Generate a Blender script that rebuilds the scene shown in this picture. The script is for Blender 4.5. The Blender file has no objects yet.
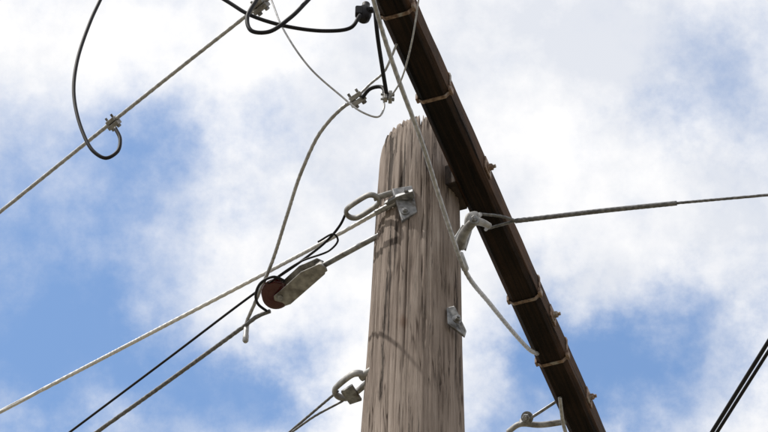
import bpy, bmesh, math, random
from mathutils import Vector, Matrix, noise
random.seed(4)
scene=bpy.context.scene
scene.view_settings.view_transform='Standard'; scene.view_settings.look='None'; scene.view_settings.exposure=0
# ---------- camera: a person on the ground with a long lens, looking up at the pole top
cam=bpy.data.cameras.new("camera"); co=bpy.data.objects.new("camera",cam); scene.collection.objects.link(co)
co.location=(0,0,1.6)
E=math.radians(48); RHO=math.radians(1.57)
co.rotation_euler=(Matrix.Rotation(math.radians(90)+E,3,'X')@Matrix.Rotation(RHO,3,'Z')).to_euler()
cam.sensor_width=36; cam.lens=18/math.tan(math.radians(7)); cam.clip_end=5000; scene.camera=co

# ---------- coordinates are surveyed in millimetres
def P(x,y,z): return Vector((x/1000,y/1000,z/1000))
def LZ(z,*xy): return [P(a,b,z) for a,b in xy]      # points at one height
def LY(y,*xz): return [P(a,y,b) for a,b in xz]      # points in one vertical plane
def LP(*p): return [P(*q) for q in p]

# ---------- materials
def newmat(n):
    m=bpy.data.materials.new(n); m.use_nodes=True; nt=m.node_tree
    return m,nt,nt.nodes["Principled BSDF"]
def N(nt,t,**k):
    n=nt.nodes.new(t)
    for a,b in k.items(): setattr(n,a,b)
    return n
def ramp(nt,stops):
    r=N(nt,'ShaderNodeValToRGB'); e=r.color_ramp.elements
    while len(e)<len(stops): e.new(0.5)
    for i,(p,c) in enumerate(stops): e[i].position=p; e[i].color=(*c,1)
    return r
def simple(name,c1,c2,rough,metal=0,scale=60,bump=.3,mscale=(1,1,1),stain=None,spec=.5):
    m,nt,b=newmat(name); L=nt.links.new
    tc=N(nt,'ShaderNodeTexCoord'); mp=N(nt,'ShaderNodeMapping'); mp.inputs['Scale'].default_value=mscale
    no=N(nt,'ShaderNodeTexNoise'); no.inputs['Scale'].default_value=scale; no.inputs['Detail'].default_value=6
    r=ramp(nt,[(.35,c1),(.65,c2)])
    L(tc.outputs['Object'],mp.inputs[0]); L(mp.outputs[0],no.inputs['Vector'])
    L(no.outputs['Fac'],r.inputs[0]); out=r.outputs[0]
    if stain:
        n2=N(nt,'ShaderNodeTexNoise'); n2.inputs['Scale'].default_value=scale*.45; n2.inputs['Detail'].default_value=8; L(mp.outputs[0],n2.inputs['Vector'])
        r2=ramp(nt,[(.52,(0,0,0)),(.68,(1,1,1))]); L(n2.outputs['Fac'],r2.inputs[0])
        mx=N(nt,'ShaderNodeMix'); mx.data_type='RGBA'; L(r2.outputs[0],mx.inputs[0]); L(out,mx.inputs[6]); mx.inputs[7].default_value=(*stain,1); out=mx.outputs[2]
    L(out,b.inputs['Base Color'])
    b.inputs['Roughness'].default_value=rough; b.inputs['Metallic'].default_value=metal; b.inputs['Specular IOR Level'].default_value=spec
    bp=N(nt,'ShaderNodeBump'); bp.inputs['Strength'].default_value=bump; bp.inputs['Distance'].default_value=.002
    L(no.outputs['Fac'],bp.inputs['Height']); L(bp.outputs[0],b.inputs['Normal'])
    return m
GALV=simple("galvanized_steel",(.15,.155,.165),(.30,.305,.315),.5,.4,70,stain=(.10,.085,.07))
GALV2=simple("cast_zinc",(.19,.188,.185),(.34,.335,.325),.6,.2,50,stain=(.11,.10,.092))
ALU=simple("aluminium_strand",(.26,.265,.275),(.45,.45,.46),.5,.3,90)
DULL=simple("weathered_strand",(.09,.092,.097),(.20,.20,.207),.6,.3,90)
WHITE=simple("pale_strand",(.55,.55,.56),(.74,.74,.74),.6,.0,90)
BLACK=simple("black_insulation",(.006,.006,.009),(.013,.013,.016),.6,0,40,.1,spec=.25)
RUST=simple("rusty_steel",(.09,.05,.033),(.27,.19,.14),.75,.15,80,stain=(.30,.28,.26))
DARKW=simple("dark_wood_block",(.015,.010,.008),(.05,.032,.022),.9,0,40)
PORC=simple("brown_porcelain",(.040,.007,.008),(.07,.014,.012),.10,0,10,.05)
def wood(name,stops,fine=26,bumpd=.006,axis='z',lo=(.72,.68,.66),hi=(1.12,1.1,1.08),knots=False,bigst=.5,edge=None,checks=0):
    m,nt,b=newmat(name); L=nt.links.new
    tc=N(nt,'ShaderNodeTexCoord')
    def tex(sc,st,det=8,dist=0,loc=(0,0,0)):
        mp=N(nt,'ShaderNodeMapping'); s=(1,1,st) if axis=='z' else (1,st,1); mp.inputs['Scale'].default_value=s; mp.inputs['Location'].default_value=loc
        no=N(nt,'ShaderNodeTexNoise'); no.inputs['Scale'].default_value=sc; no.inputs['Detail'].default_value=det; no.inputs['Distortion'].default_value=dist
        no.inputs['Roughness'].default_value=.7
        L(tc.outputs['Object'],mp.inputs[0]); L(mp.outputs[0],no.inputs['Vector']); return no
    a=tex(fine*4,.03,10,.2); c=tex(fine*1.6,.045,8,.35); big=tex(5,bigst,4); d=tex(fine*7,.02,6,0)
    mx=N(nt,'ShaderNodeMix'); mx.data_type='FLOAT'; mx.inputs[0].default_value=.4
    L(a.outputs['Fac'],mx.inputs[2]); L(c.outputs['Fac'],mx.inputs[3])
    r=ramp(nt,stops); L(mx.outputs[0],r.inputs[0])
    cr=ramp(nt,[(.37,(0,0,0)),(.41,(1,1,1))]); L(c.outputs['Fac'],cr.inputs[0])
    cr2=ramp(nt,[(.37,(.1,.1,.1)),(.42,(1,1,1))]); L(d.outputs['Fac'],cr2.inputs[0])
    def mul(x,y,fac):
        q=N(nt,'ShaderNodeMix'); q.data_type='RGBA'; q.blend_type='MULTIPLY'; q.inputs[0].default_value=fac; L(x,q.inputs[6]); L(y,q.inputs[7]); return q.outputs[2]
    col=r.outputs[0]
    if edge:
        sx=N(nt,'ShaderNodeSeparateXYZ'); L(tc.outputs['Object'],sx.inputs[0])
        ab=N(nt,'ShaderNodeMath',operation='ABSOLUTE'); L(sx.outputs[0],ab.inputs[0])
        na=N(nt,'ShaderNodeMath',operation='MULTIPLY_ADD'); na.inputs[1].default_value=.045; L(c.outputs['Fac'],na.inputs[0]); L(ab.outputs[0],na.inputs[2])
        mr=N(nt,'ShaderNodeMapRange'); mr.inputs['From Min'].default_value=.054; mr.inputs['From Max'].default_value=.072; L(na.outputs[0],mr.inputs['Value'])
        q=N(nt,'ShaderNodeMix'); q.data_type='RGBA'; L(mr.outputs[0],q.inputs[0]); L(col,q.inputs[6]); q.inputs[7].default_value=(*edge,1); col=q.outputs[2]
    col=mul(col,cr.outputs[0],.55 if checks else .75); col=mul(col,cr2.outputs[0],.65)
    br=ramp(nt,[(.3,lo),(.7,hi)]); L(big.outputs['Fac'],br.inputs[0]); col=mul(col,br.outputs[0],1)
    if checks:   # long drying checks: thin ridged lines running with the grain
        k=tex(checks,.05,3,.25,(3,1,2)); s1=N(nt,'ShaderNodeMath',operation='SUBTRACT'); s1.inputs[1].default_value=.5; L(k.outputs['Fac'],s1.inputs[0])
        ab2=N(nt,'ShaderNodeMath',operation='ABSOLUTE'); L(s1.outputs[0],ab2.inputs[0])
        kr0=ramp(nt,[(.0,(.12,.09,.08)),(.006,(.24,.19,.16)),(.018,(1,1,1))]); L(ab2.outputs[0],kr0.inputs[0])
        msk=tex(7,.35,3,0,(5,5,5)); mr3=N(nt,'ShaderNodeMapRange'); mr3.inputs['From Min'].default_value=.46; mr3.inputs['From Max'].default_value=.60; L(msk.outputs['Fac'],mr3.inputs['Value'])
        q=N(nt,'ShaderNodeMix'); q.data_type='RGBA'; q.blend_type='MULTIPLY'; L(mr3.outputs[0],q.inputs[0]); L(col,q.inputs[6]); L(kr0.outputs[0],q.inputs[7]); col=q.outputs[2]
    if knots:
        vo=N(nt,'ShaderNodeTexVoronoi'); vo.inputs['Scale'].default_value=5.0; mp=N(nt,'ShaderNodeMapping'); mp.inputs['Scale'].default_value=(1,1,.6); mp.inputs['Location'].default_value=(.37,.22,.6)
        ds=tex(30,.3,3); sc=N(nt,'ShaderNodeVectorMath',operation='SCALE'); sc.inputs['Scale'].default_value=.03; L(ds.outputs['Color'],sc.inputs[0])
        ad0=N(nt,'ShaderNodeVectorMath',operation='ADD'); L(tc.outputs['Object'],ad0.inputs[0]); L(sc.outputs[0],ad0.inputs[1])
        L(ad0.outputs[0],mp.inputs[0]); L(mp.outputs[0],vo.inputs['Vector'])
        kr=ramp(nt,[(.0,(.35,.22,.15)),(.06,(.55,.38,.28)),(.12,(1,1,1))]); L(vo.outputs['Distance'],kr.inputs[0]); col=mul(col,kr.outputs[0],.65)
    L(col,b.inputs['Base Color']); b.inputs['Roughness'].default_value=.9; b.inputs['Specular IOR Level'].default_value=.2
    ad=N(nt,'ShaderNodeMath',operation='ADD'); L(mx.outputs[0],ad.inputs[0])
    mm=N(nt,'ShaderNodeMath',operation='MULTIPLY'); mm.inputs[1].default_value=.5; L(cr.outputs[0],mm.inputs[0]); L(mm.outputs[0],ad.inputs[1])
    bp=N(nt,'ShaderNodeBump'); bp.inputs['Strength'].default_value=1; bp.inputs['Distance'].default_value=bumpd
    L(ad.outputs[0],bp.inputs['Height']); L(bp.outputs[0],b.inputs['Normal'])
    return m
POLE=wood("weathered_pole_wood",[(.32,(.095,.073,.061)),(.44,(.20,.165,.142)),(.56,(.285,.243,.214)),(.7,(.41,.37,.335))],knots=True,checks=20,bumpd=.007)
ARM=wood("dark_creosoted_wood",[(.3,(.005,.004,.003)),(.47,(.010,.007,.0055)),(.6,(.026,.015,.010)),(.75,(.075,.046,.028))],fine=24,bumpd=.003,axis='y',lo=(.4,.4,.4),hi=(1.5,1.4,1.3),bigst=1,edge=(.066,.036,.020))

# ---------- mesh helpers
def link(me,name,parent=None,mat=None,smooth=False):
    o=bpy.data.objects.new(name,me); scene.collection.objects.link(o)
    if mat: me.materials.append(mat)
    if smooth:
        for p in me.polygons: p.use_smooth=True
    if parent: o.parent=parent
    return o
def empty(name):
    o=bpy.data.objects.new(name,None); scene.collection.objects.link(o); o.empty_display_size=.1; return o
def catmull(pts,step):
    if len(pts)==2:
        n=max(2,int((pts[1]-pts[0]).length/step)); return [pts[0].lerp(pts[1],i/n) for i in range(n+1)]
    Q=[pts[0]*2-pts[1]]+list(pts)+[pts[-1]*2-pts[-2]]; out=[]
    for i in range(1,len(Q)-2):
        a,b,c,d=Q[i-1:i+3]
        t0=0;t1=t0+max((b-a).length,1e-5)**.5;t2=t1+max((c-b).length,1e-5)**.5;t3=t2+max((d-c).length,1e-5)**.5
        n=max(2,int((c-b).length/step))
        for j in range(n):
            t=t1+(t2-t1)*j/n
            A1=a*((t1-t)/(t1-t0))+b*((t-t0)/(t1-t0)); A2=b*((t2-t)/(t2-t1))+c*((t-t1)/(t2-t1)); A3=c*((t3-t)/(t3-t2))+d*((t-t2)/(t3-t2))
            B1=A1*((t2-t)/(t2-t0))+A2*((t-t0)/(t2-t0)); B2=A2*((t3-t)/(t3-t1))+A3*((t-t1)/(t3-t1))
            out.append(B1*((t2-t)/(t2-t1))+B2*((t-t1)/(t2-t1)))
    out.append(Q[-2]); return out
def tube(name,pts,r,mat,parent=None,lobes=0,pitch=.05,seg=10,step=None,ext=(0,0),closed=False,amp=.22,rend=None,flat=1):
    pts=[Vector(p) for p in pts]
    if ext[0]: pts=[pts[0]+(pts[0]-pts[1]).normalized()*ext[0]]+pts
    if ext[1]: pts=pts+[pts[-1]+(pts[-1]-pts[-2]).normalized()*ext[1]]
    if step is None: step=pitch/6 if lobes else .006
    if lobes: seg=max(seg,lobes*5)
    if closed:
        full=catmull([pts[-1]]+pts+[pts[0],pts[1]],step)
        i0=min(range(len(full)//2),key=lambda i:(full[i]-pts[0]).length); i1=max(range(len(full)//2,len(full)),key=lambda i:-(full[i]-pts[0]).length)
        path=full[i0:i1]
    else: path=catmull(pts,step)
    n=len(path); T=[]
    for i in range(n):
        a=path[(i-1)%n] if closed or i>0 else path[0]; b=path[(i+1)%n] if closed or i<n-1 else path[-1]
        T.append((b-a).normalized())
    u=T[0].orthogonal().normalized()
    if abs(T[0].z)<.9: u=(Vector((0,0,1))-T[0]*T[0].z).normalized()
    bm=bmesh.new(); rings=[]; s=0
    for i in range(n):
        u=(u-T[i]*u.dot(T[i])).normalized(); v=T[i].cross(u)
        if i: s+=(path[i]-path[i-1]).length
        rr=r if rend is None else r+(rend-r)*i/(n-1)
        ring=[]
        for k in range(seg):
            th=2*math.pi*k/seg; q=rr
            if lobes: q=rr*(1-amp+amp*abs(math.cos(.5*lobes*(th-2*math.pi*s/pitch))))
            ring.append(bm.verts.new(path[i]+u*(q*flat*math.cos(th))+v*(q*math.sin(th))))
        rings.append(ring)
    for i in range(n if closed else n-1):
        a=rings[i];b=rings[(i+1)%n]
        for k in range(seg): bm.faces.new((a[k],a[(k+1)%seg],b[(k+1)%seg],b[k]))
    if not closed: bm.faces.new(rings[0][::-1]); bm.faces.new(rings[-1])
    bmesh.ops.recalc_face_normals(bm,faces=bm.faces)
    me=bpy.data.meshes.new(name); bm.to_mesh(me); bm.free()
    return link(me,name,parent,mat,True)
def prism(name,outline,thick,mat,parent,bev=.002):
    t=Vector(thick); bm=bmesh.new()
    a=[bm.verts.new(Vector(p)-t*.5) for p in outline]; b=[bm.verts.new(Vector(p)+t*.5) for p in outline]; n=len(a)
    bm.faces.new(a[::-1]); bm.faces.new(b)
    for i in range(n): bm.faces.new((a[i],a[(i+1)%n],b[(i+1)%n],b[i]))
    bmesh.ops.recalc_face_normals(bm,faces=bm.faces)
    me=bpy.data.meshes.new(name); bm.to_mesh(me); bm.free(); o=link(me,name,parent,mat)
    if bev:
        md=o.modifiers.new("bevel",'BEVEL'); md.width=bev; md.segments=2
    return o
def box(name,c,ax,ay,az,size,mat,parent,bev=.003,segs=2):
    ax=Vector(ax).normalized();ay=Vector(ay).normalized();az=Vector(az).normalized();c=Vector(c)
    bm=bmesh.new(); bmesh.ops.create_cube(bm,size=1)
    for v in bm.verts: v.co=c+ax*(v.co.x*size[0])+ay*(v.co.y*size[1])+az*(v.co.z*size[2])
    bmesh.ops.recalc_face_normals(bm,faces=bm.faces)
    me=bpy.data.meshes.new(name); bm.to_mesh(me); bm.free(); o=link(me,name,parent,mat)
    if bev:
        md=o.modifiers.new("bevel",'BEVEL'); md.width=bev; md.segments=segs
    return o
def lathe(name,c,axis,prof,mat,parent,seg=32):
    w=Vector(axis).normalized(); u=w.orthogonal().normalized(); v=w.cross(u); c=Vector(c)
    bm=bmesh.new(); rings=[]
    for h,r in prof: rings.append([bm.verts.new(c+w*h+(u*math.cos(2*math.pi*k/seg)+v*math.sin(2*math.pi*k/seg))*max(r,1e-4)) for k in range(seg)])
    for a,b in zip(rings,rings[1:]):
        for k in range(seg): bm.faces.new((a[k],a[(k+1)%seg],b[(k+1)%seg],b[k]))
    bm.faces.new(rings[0]); bm.faces.new(rings[-1])
    bmesh.ops.recalc_face_normals(bm,faces=bm.faces)
    me=bpy.data.meshes.new(name); bm.to_mesh(me); bm.free()
    o=link(me,name,parent,mat,True)
    md=o.modifiers.new("es",'EDGE_SPLIT'); md.split_angle=math.radians(40)
    return o
def bolt(name,c,axis,parent,r=.009,l=.03,mat=None):
    mat=mat or GALV
    lathe(name+"_head",c,axis,[(0,r),(r*.8,r),(r,r*.8)],mat,parent,6)
    lathe(name+"_shank",Vector(c)-Vector(axis).normalized()*.005,axis,[(0,r*.5),(l,r*.5)],mat,parent,12)
    lathe(name+"_washer",Vector(c)-Vector(axis).normalized()*.003,axis,[(0,r*1.5),(.003,r*1.5)],mat,parent,20)

# ---------- utility pole
PX=.0925; PY=6.0; ZT=8.590
pole=empty("utility_pole")
def prad(z):
    if z>7.4: return .137-.026*(z-7.4)/1.185
    return .137+(7.4-z)*.006
def axx(z): return PX+(.006*max(0,z-7.4))
bm=bmesh.new(); S=300; zs=[-.6+i*.25 for i in range(31)]+[7.0+i*.015 for i in range(1,110)]
def tilt(x): return -.30*max(0,-x-.01)       # weathered slope of the sawn top towards -X
def rimz(th):
    n=noise.noise(Vector((math.cos(th)*14,math.sin(th)*14,5)))
    n2=noise.noise(Vector((math.cos(th)*34,math.sin(th)*34,8)))
    notch=abs(noise.noise(Vector((math.cos(th)*9+4,math.sin(th)*9,2))))
    return ZT+.012*noise.noise(Vector((math.cos(th)*3,math.sin(th)*3,1)))+.016*n+.010*n2-(.035*(1-notch/.05) if notch<.05 else 0)+tilt(.11*math.cos(th))
rings=[]; NT=5
zs=[z for z in zs if z<ZT-.11]+[None]*NT
def disp(th,z):
    g=noise.noise(Vector((math.cos(th)*9,math.sin(th)*9,z*.5)))*.0028+noise.noise(Vector((math.cos(th)*22,math.sin(th)*22,z*.9)))*.0024
    c=abs(noise.noise(Vector((math.cos(th)*5+3,math.sin(th)*5,z*.35+7))))
    if c<.035: g-=.009*(1-c/.035)
    return g+noise.noise(Vector((math.cos(th),math.sin(th),z*1.5)))*.003
for i,z in enumerate(zs):
    ring=[]
    for k in range(S):
        th=2*math.pi*k/S; t=(i-(len(zs)-NT)+1)/NT
        zz=z if z is not None else ZT-.11+(rimz(th)-(ZT-.11))*t
        r=prad(zz)+disp(th,zz)
        if z is None: r-=.007*t**3+.003*max(0,t)*abs(noise.noise(Vector((math.cos(th)*20,math.sin(th)*20,1))))
        ring.append(bm.verts.new((axx(zz)+r*math.cos(th),PY+r*math.sin(th),zz)))
    rings.append(ring)
for fr in (.85,.6,.3,.05):
    ring=[]
    for k in range(S):
        th=2*math.pi*k/S; r=prad(ZT)*fr
        ring.append(bm.verts.new((axx(ZT)+r*math.cos(th),PY+r*math.sin(th),(rimz(th)-tilt(.11*math.cos(th)))*fr+(ZT-.004)*(1-fr)+tilt(r*math.cos(th))-.004*(1-fr)+.006*noise.noise(Vector((k*.3,fr*9,0))))))
    rings.append(ring)
for a,b in zip(rings,rings[1:]):
    for k in range(S): bm.faces.new((a[k],a[(k+1)%S],b[(k+1)%S],b[k]))
bm.faces.new(rings[-1]); bmesh.ops.recalc_face_normals(bm,faces=bm.faces)
me=bpy.data.meshes.new("wood_post"); bm.to_mesh(me); bm.free(); link(me,"wood_post",pole,POLE,True)

# ---------- crossarm
arm=empty("crossarm")
A=P(0,5244,8300); B=P(585,6786,8300); u=(B-A).normalized(); sd=Vector((u.y,-u.x,0)); up=Vector((0,0,1))
near=A-u*.45; far=B+u*.30; Lh=(far-near).length; W=.090; H=.10
ctr=(near+far)/2+up*(H/2)
bm=bmesh.new(); ns=120; ch=.014
prof=[(-W/2+ch,0),(W/2-ch,0),(W/2,ch),(W/2,H-ch),(W/2-ch,H),(-W/2+ch,H),(-W/2,H-ch),(-W/2,ch)]
rr=[]
for i in range(ns+1):
    s=Lh*(i/ns-.5); ring=[]
    for (a,b) in prof:
        j=noise.noise(Vector((a*30,s*9,b*30)))*.003
        ring.append(bm.verts.new((a*(1+j*9),s,b-H/2+j)))
    rr.append(ring)
for a,b in zip(rr,rr[1:]):
    for k in range(8): bm.faces.new((a[k],a[(k+1)%8],b[(k+1)%8],b[k]))
bm.faces.new(rr[0]); bm.faces.new(rr[-1]); bmesh.ops.recalc_face_normals(bm,faces=bm.faces)
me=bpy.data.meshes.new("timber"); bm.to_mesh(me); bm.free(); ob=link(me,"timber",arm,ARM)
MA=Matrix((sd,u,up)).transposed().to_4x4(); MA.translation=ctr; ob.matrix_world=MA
def band(s,i,w=.011):
    bm=bmesh.new(); R2=[]
    for (ss,e) in ((-w/2,.0015),(-w/2,.004),(w/2,.004),(w/2,.0015)):
        R2.append([bm.verts.new((a*(1+e*2/W)+0,ss+s-Lh/2,(b-H/2)*(1+e*2/H))) for a,b in prof])
    for a,b in zip(R2,R2[1:]):
        for k in range(8): bm.faces.new((a[k],a[(k+1)%8],b[(k+1)%8],b[k]))
    bmesh.ops.recalc_face_normals(bm,faces=bm.faces)
    me=bpy.data.meshes.new("band"); bm.to_mesh(me); bm.free(); o=link(me,"strap_band_%d"%i,arm,RUST); o.matrix_world=MA
    box("band_buckle_%d"%i,near+u*s+up*.02-sd*(W/2+.004),sd,u,up,(.008,.018,.025),RUST,arm,.002)
    box("band_buckle_right_%d"%i,near+u*s+up*.02+sd*(W/2+.004),sd,u,up,(.010,.022,.025),RUST,arm,.002)
for i,p in enumerate(LZ(8300,(20,5295),(139,5585),(432,6350),(529,6604))): band((p-near).dot(u),i)
for i,q in enumerate(LZ(8300,(265,5892),(474,6472),(605,6815))):
    s=(q-near).dot(u); p=near+u*s+up*.05+sd*(W/2)
    box("washer_%d"%i,p+sd*.003,sd,u,up,(.005,.05,.05),RUST,arm,.001); bolt("bolt_%d"%i,p+sd*.008,sd,arm,.011,.024,RUST)
box("gain_block",P(263,5937,8350)-sd*.062,sd,u,up,(.034,.11,.085),DARKW,arm,.004)

# ---------- wires
def wire(name,pts,r,mat,**k): return tube(name,pts,r,mat,None,**k)
wire("overhead_cable",LZ(8450,(-1134,6194),(-789,5833),(-589,5625),(-350,5380)),.0062,ALU,lobes=3,pitch=.09,ext=(14,3))
wire("black_drop_wire",LY(5810,(-862,9015),(-889,8878),(-911,8689),(-906,8539),(-869,8384),(-826,8290),(-790,8265),(-761,8293),(-757,8349),(-775,8397)),.0055,BLACK,ext=(1,0))
wire("black_jumper_wire",LY(5350,(-456,8416),(-383,8352),(-285,8308),(-175,8291),(-107,8307),(-81,8365)),.0055,BLACK,ext=(1,0))
wire("black_jumper_wire",LY(5330,(-215,8419),(-272,8319),(-329,8255),(-373,8257),(-389,8313),(-364,8406)),.006,BLACK,ext=(1,0))
wire("thin_service_wire",LP((-339,5450,8567),(-293,5450,8415),(-215,5470,8276),(-130,5490,8188),(-68,5490,8118),(-24,5490,8099),(-8,5490,8137),(-15,5490,8205)),.0028,ALU,ext=(1,0))
wire("hanging_strand_cable",LP((-86,5500,8184),(-123,5520,8168),(-183,5600,8154),(-230,5700,8111),(-273,5900,8146),(-317,6100,8165),(-370,6270,8162),(-393,6330,8140),(-390,6340,8096)),.0056,ALU,lobes=3,pitch=.06)
wire("tail_wire",LP((-86,5500,8188),(-48,5480,8226),(-11,5450,8243),(7,5420,8268),(22,5395,8300)),.0038,ALU,lobes=3)
wire("black_jumper_wire",LP((-69,5490,8177),(-48,5470,8193),(-18,5460,8191),(-1,5450,8132)),.0055,BLACK)
wire("black_down_lead",LP((-44,5200,8277),(-33,5270,8201),(-17,5360,8163),(-1,5440,8129)),.0058,BLACK,ext=(.5,0))
wire("thin_service_wire",LP((79,5120,8180),(62,5220,8100),(38,5340,8086),(8,5440,8121)),.0024,ALU,ext=(.5,0))
wire("grey_bonding_cable",LP((-48,5150,8200),(-10,5270,8159),(42,5400,8100),(95,5520,8043),(143,5660,7998),(187,5760,7927),(223,5840,7882),(307,6100,8015),(444,6500,8242),(470,6565,8294)),.0068,ALU,lobes=3,pitch=.08,ext=(.5,0))
wire("pale_guy_strand",LZ(8200,(-1143,6781),(-619,6388),(-138,6025),(20,5898)),.0064,WHITE,lobes=4,pitch=.045,ext=(14,0),amp=.3)
wire("black_telephone_wire",LP((-931,6829,8170),(-620,6499,8170),(-367,6229,8170),(-237,6102,8170),(-158,6013,8170),(-124,5973,8190),(-108,5935,8200)),.0038,BLACK,ext=(14,0))
wire("black_jumper_wire",LP((-346,6199,8160),(-236,6083,8150),(-151,6034,8150),(-129,6003,8160),(-141,5990,8170),(-186,6022,8170)),.003,BLACK)
wire("support_strand",LZ(8140,(-845,6794),(-620,6565),(-401,6338),(-357,6292),(-322,6271)),.0068,DULL,lobes=3,pitch=.07,ext=(14,0))
wire("service_cable",LZ(8220,(374,5966),(613,5919),(828,5881)),.0075,DULL,lobes=3,pitch=.05)
wire("service_cable",LZ(8220,(815,5883),(1082,5841)),.0044,DULL,lobes=3,pitch=.05,ext=(0,14))
wire("cable_bridle",LZ(8220,(273,5943),(330,5949),(380,5966)),.0045,DULL,lobes=3)
wire("cable_bridle",LZ(8220,(292,6000),(332,5983),(380,5964)),.0045,DULL,lobes=3)
wire("black_power_cable",LZ(8200,(1008,6784),(1138,6399)),.0066,BLACK,ext=(12,5))
wire("black_power_cable",LZ(8220,(1027,6803),(1151,6443)),.0056,BLACK,ext=(12,5))
wire("thin_service_wire",LZ(7600,(-243,6212),(-166,6115),(-112,6047)),.0040,DULL,lobes=3,ext=(14,0))
wire("thin_service_wire",LZ(7590,(-237,6202),(-174,6137),(-98,6075)),.0034,DULL,lobes=3)

# ---------- connectors
def clamp(name,p,d,l=.05,r=.012,mat=GALV2):
    e=empty(name); d=Vector(d).normalized(); p=Vector(p); s=d.cross(Vector((0,-.67,-.74))).normalized(); w=d.cross(s)
    box("upper_jaw",p+s*r*.55,d,s,w,(l,r*.95,r*1.8),mat,e,.002); box("lower_jaw",p-s*r*.6,d,s,w,(l*.8,r*.9,r*1.6),mat,e,.002)
    for i,t in enumerate((-.28,.28)):
        lathe("bolt_%d"%i,p+d*l*t-s*r*1.8,s,[(0,r*.28),(r*3.4,r*.28)],GALV,e,10)
        lathe("nut_%d"%i,p+d*l*t+s*r*1.05,s,[(0,r*.55),(r*.5,r*.55)],GALV,e,6)
    return e
dc=Vector((.345,-.361,0))
clamp("parallel_groove_clamp",P(-786,5832,8445),dc,.04,.013)
clamp("parallel_groove_clamp",P(-361,5391,8445),dc,.05,.014)
clamp("parallel_groove_clamp",P(-83,5500,8184),(.08,-.03,.05),.045,.014)
clamp("cable_connector",P(2,5440,8125),(0,0,1),.035,.011)
e=empty("cable_end_lug"); c=P(-391,6335,8120)
lathe("ferrule",c+Vector((0,0,.03)),(0,0,-1),[(0,.006),(.004,.008),(.045,.008),(.05,.009),(.07,.009),(.075,.006)],ALU,e,16)
e=empty("cable_splice_sleeve"); c=P(223,5840,7882)
lathe("sleeve",c+Vector((-.014,-.03,.03)),(.36,.7,-.55),[(0,.007),(.004,.010),(.05,.010),(.055,.007)],ALU,e,16)
e=empty("black_tap_connector"); c=P(-73,5370,8400)
lathe("body",c-Vector((0,0,.035)),(0.1,0,1),[(0,.010),(.01,.018),(.03,.021),(.05,.018),(.06,.011),(.075,.011)],BLACK,e); bolt("bolt",c+Vector((.018,-.01,0)),(1,-.3,0),e,.010,.03,BLACK)
box("cover_lip",c+Vector((-.012,-.012,-.01)),(1,0,0),(0,1,0),(0,0,1),(.02,.02,.035),BLACK,e,.004)

def oval(name,p,q,width,r,mat,parent):
    d=(q-p).normalized(); s=d.cross(Vector((0,0,1))).normalized(); a=(q-p).length/2; c=(p+q)/2
    pts=[]; hw=width/2
    for k in range(7):
        t=-math.pi/2+math.pi*k/6; pts.append(c+d*(a-hw)+d*hw*math.cos(t)+s*hw*math.sin(t))
    for k in range(7):
        t=math.pi/2+math.pi*k/6; pts.append(c-d*(a-hw)+d*hw*math.cos(t)+s*hw*math.sin(t))
    return tube(name,pts,r,mat,parent,closed=True,seg=10,step=.004,flat=1.5)
e=empty("guy_attachment_clamp")
prism("plate",LY(5880,(21,8241),(77,8257),(93,8147),(51,8107)),(0,.012,0),GALV,e)
prism("plate_tongue",LZ(8200,(-1,5893),(32,5865),(80,5841),(86,5867),(33,5907)),(0,0,.012),GALV,e)
bolt("through_bolt",P(60,5865,8205),(0,-1,-.1),e,.011,.030); bolt("small_bolt",P(59,5870,8143),(0,-1,0),e,.008,.015)
tube("grip_wrap",LZ(8200,(-23,5932),(33,5888)),.0085,ALU,e,lobes=4,pitch=.03)
e=empty("thimble_eye_link")
oval("eye",P(-102,5946,8200),P(-21,5871,8200),.046,.0066,GALV2,e); tube("stem",[P(-30,5877,8200),P(21,5872,8220)],.009,GALV2,e)
# spool insulator
e=empty("spool_insulator_clevis"); zc=8140; w=P(-305,6202,zc)
ax=Vector((0.15,-.45,-1)).normalized()
lathe("porcelain_spool",w-ax*.022,ax,[(0,.026),(.002,.036),(.008,.042),(.012,.041),(.016,.030),(.019,.026),(.025,.026),(.028,.030),(.032,.041),(.036,.042),(.042,.036),(.044,.026)],PORC,e)
for i,o in enumerate((-.026,.026)):
    prism("side_strap_%d"%i,[q+ax*o for q in LZ(zc,(-296,6178),(-314,6199),(-311,6226),(-291,6242),(-265,6229),(-167,6107),(-165,6079),(-185,6068),(-236,6101))],ax*.005,GALV2,e)
lathe("spool_pin",w-ax*.038+Vector((.008,0,0)),ax,[(0,.009),(.01,.009),(.011,.005),(.066,.005),(.067,.009),(.074,.009)],GALV,e,6)
dd=Vector((.047,-.042,0))
box("clevis_end",P(-176,6091,zc),dd,ax.cross(dd),ax,(.026,.026,.054),GALV2,e,.004)
tube("eye_rod",LZ(zc,(-176,6091),(-94,6026),(-15,5965),(46,5921)),.0085,GALV,e)
tube("cable_loop",LZ(zc,(-328,6275),(-357,6244),(-363,6205),(-345,6156),(-310,6135),(-279,6150)),.0042,BLACK,e)
e=empty("thimble_eye_link")
oval("eye",P(-112,6067,7600),P(-42,5983,7600),.052,.0075,GALV2,e); tube("stem",[P(-50,5993,7600),P(-10,5955,7600)],.012,GALV2,e)
prism("lug",LZ(7590,(-104,6039),(-79,6085),(-46,6068),(-74,6011)),(0,0,.01),GALV,e)
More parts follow.
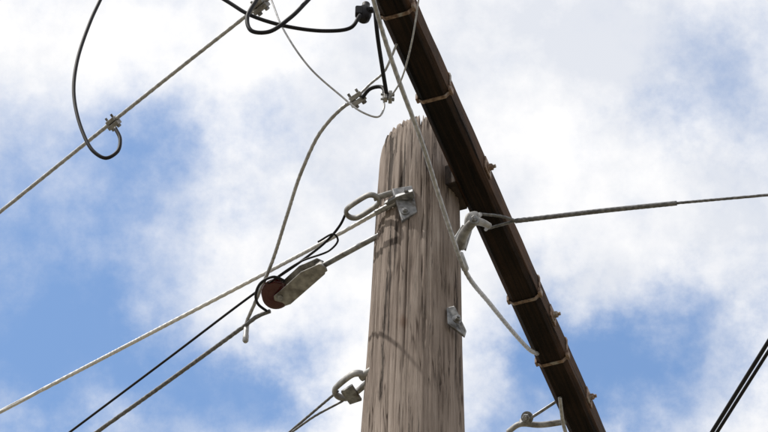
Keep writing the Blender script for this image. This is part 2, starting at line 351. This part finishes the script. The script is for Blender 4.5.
# casting that takes the service cable
e=empty("service_drop_bracket")
tube("horn",LP((213,5860,7993),(225,5800,7985),(248,5760,7983),(270,5778,8002),(292,5800,8012)),.017,GALV2,e,rend=.009)
tube("hook",LP((230,5800,7985),(232,5780,8021),(251,5805,8065),(262,5860,8120),(273,5943,8218)),.009,GALV2,e,rend=.007)
tube("hook_tail",LP((288,5800,8012),(292,5900,8118),(292,6000,8218)),.007,GALV2,e,rend=.005)
prism("foot",LY(5870,(194,8027),(219,8086),(247,8071),(230,7988)),(.0,.014,0),GALV,e); bolt("bolt",P(248,5750,7983),(0,-1,-.3),e,.009,.015)
e=empty("pole_step_plate")
prism("plate",LP((179,5900,7780),(200,5885,7773),(231,5900,7700),(226,5910,7683),(182,5890,7707)),(0.004,.012,0),GALV,e); bolt("bolt",P(206,5880,7721),(.4,-1,0),e,.009,.018)
# arm-end hardware
e=empty("arm_end_bracket")
tube("strap_a",LP((397,6880,8270),(432,6844,8270),(493,6845,8270),(571,6859,8300)),.008,GALV2,e,flat=1.3)
tube("strap_b",LP((432,6844,8270),(476,6803,8270),(538,6773,8300)),.005,GALV,e)
bolt("bolt",P(452,6815,8270),(-.3,-.5,-.6),e,.013,.03,GALV)
box("clevis_block",P(446,6832,8272),(.3,-.3,0),(.3,.3,0),(0,0,1),(.03,.02,.022),GALV,e,.003)
tube("brace",LP((548,6745,8290),(565,6850,8280),(583,6918,8280)),.006,ALU,e)

# ---------- ground
gm=simple("dry_grass",(.08,.075,.045),(.20,.17,.12),.95,0,.6,.3)
bm=bmesh.new(); bmesh.ops.create_grid(bm,x_segments=8,y_segments=8,size=2000); me=bpy.data.meshes.new("ground"); bm.to_mesh(me); bm.free(); link(me,"ground",None,gm)

# ---------- sky
w=bpy.data.worlds.new("sky"); scene.world=w; w.use_nodes=True; nt=w.node_tree; L=nt.links.new; bg=nt.nodes["Background"]
Svec=Vector((-.50,-.13,.86)).normalized()
sk=N(nt,'ShaderNodeTexSky'); sk.sky_type='NISHITA'; sk.sun_disc=False; sk.dust_density=.5; sk.ozone_density=1.8
sk.sun_elevation=math.asin(Svec.z); sk.sun_rotation=math.atan2(Svec.x,Svec.y)
tc=N(nt,'ShaderNodeTexCoord')
def nz(scale,det,rough=.55):
    n=N(nt,'ShaderNodeTexNoise'); n.inputs['Scale'].default_value=scale; n.inputs['Detail'].default_value=det; n.inputs['Roughness'].default_value=rough
    L(tc.outputs['Generated'],n.inputs['Vector']); return n
wn=nz(22,8,.6)
sub=N(nt,'ShaderNodeVectorMath',operation='SUBTRACT'); sub.inputs[1].default_value=(.5,.5,.5); L(wn.outputs['Color'],sub.inputs[0])
scl=N(nt,'ShaderNodeVectorMath',operation='SCALE'); scl.inputs['Scale'].default_value=.075; L(sub.outputs[0],scl.inputs[0])
wa=N(nt,'ShaderNodeVectorMath',operation='ADD'); L(tc.outputs['Generated'],wa.inputs[0]); L(scl.outputs[0],wa.inputs[1])
# gaps in the cloud: azimuth (deg, from +Y to +X), elevation (deg), angular radius (deg), depth
gaps=[(-5.2,48.7,1.7,.5),(-10.1,46.8,2.1,.5),(-7.2,46.0,2.1,.35),(-8.9,44.1,2.2,.9),(-5,44.3,2.4,.9),(-2.3,44.3,1.5,.65),(-9.4,49.2,2.2,.42),(-7.2,48,1.8,.33),
(2.6,44.2,1.6,.75),(5.6,45.7,1.6,.6),(7.3,44.3,2.1,.8),(4.3,46.4,1.3,.45),(9.9,50,1.9,.42),(8.4,49.6,1.1,.25),(8.7,46.1,1.3,.47),(4.8,44.5,1.5,.5),(-.9,45.9,1.1,.3),(10.3,44.4,1.1,.5)]
acc=None
for az,el,r,s in gaps:
    az=math.radians(az); el=math.radians(el)
    d=N(nt,'ShaderNodeVectorMath',operation='DISTANCE'); d.inputs[1].default_value=(math.cos(el)*math.sin(az),math.cos(el)*math.cos(az),math.sin(el)); L(wa.outputs[0],d.inputs[0])
    mr=N(nt,'ShaderNodeMapRange'); mr.interpolation_type='SMOOTHSTEP'; mr.inputs['From Min'].default_value=0; mr.inputs['From Max'].default_value=math.radians(r)*1.4; mr.inputs['To Min'].default_value=s; mr.inputs['To Max'].default_value=0
    L(d.outputs['Value'],mr.inputs['Value'])
    if acc is None: acc=mr.outputs[0]
    else:
        a=N(nt,'ShaderNodeMath',operation='ADD'); L(acc,a.inputs[0]); L(mr.outputs[0],a.inputs[1]); acc=a.outputs[0]
dn=nz(26,10,.62); ma=N(nt,'ShaderNodeMath',operation='MULTIPLY_ADD'); ma.inputs[1].default_value=1.5; ma.inputs[2].default_value=-.75; L(dn.outputs['Fac'],ma.inputs[0])
a=N(nt,'ShaderNodeMath',operation='ADD'); L(acc,a.inputs[0]); L(ma.outputs[0],a.inputs[1])
bl=N(nt,'ShaderNodeMapRange'); bl.interpolation_type='SMOOTHSTEP'; bl.inputs['From Min'].default_value=-.04; bl.inputs['From Max'].default_value=1.1; bl.inputs['To Max'].default_value=.97; L(a.outputs[0],bl.inputs['Value'])
cn=nz(15,8,.6); cr=ramp(nt,[(.38,(5.2,5.4,5.85)),(.55,(6.9,6.85,6.85))]); L(cn.outputs['Fac'],cr.inputs[0])
gain=N(nt,'ShaderNodeVectorMath',operation='MULTIPLY'); gain.inputs[1].default_value=(1.25,1.4,1.45); L(sk.outputs[0],gain.inputs[0])
mx=N(nt,'ShaderNodeMix'); mx.data_type='RGBA'; L(bl.outputs[0],mx.inputs[0]); L(cr.outputs[0],mx.inputs[6]); L(gain.outputs[0],mx.inputs[7])
L(mx.outputs[2],bg.inputs['Color']); bg.inputs['Strength'].default_value=.15
sun=bpy.data.lights.new("sun",'SUN'); sun.energy=4.5; sun.angle=math.radians(.6); sun.color=(1,.95,.87)
so=bpy.data.objects.new("sun",sun); scene.collection.objects.link(so); so.rotation_euler=Svec.to_track_quat('Z','Y').to_euler()
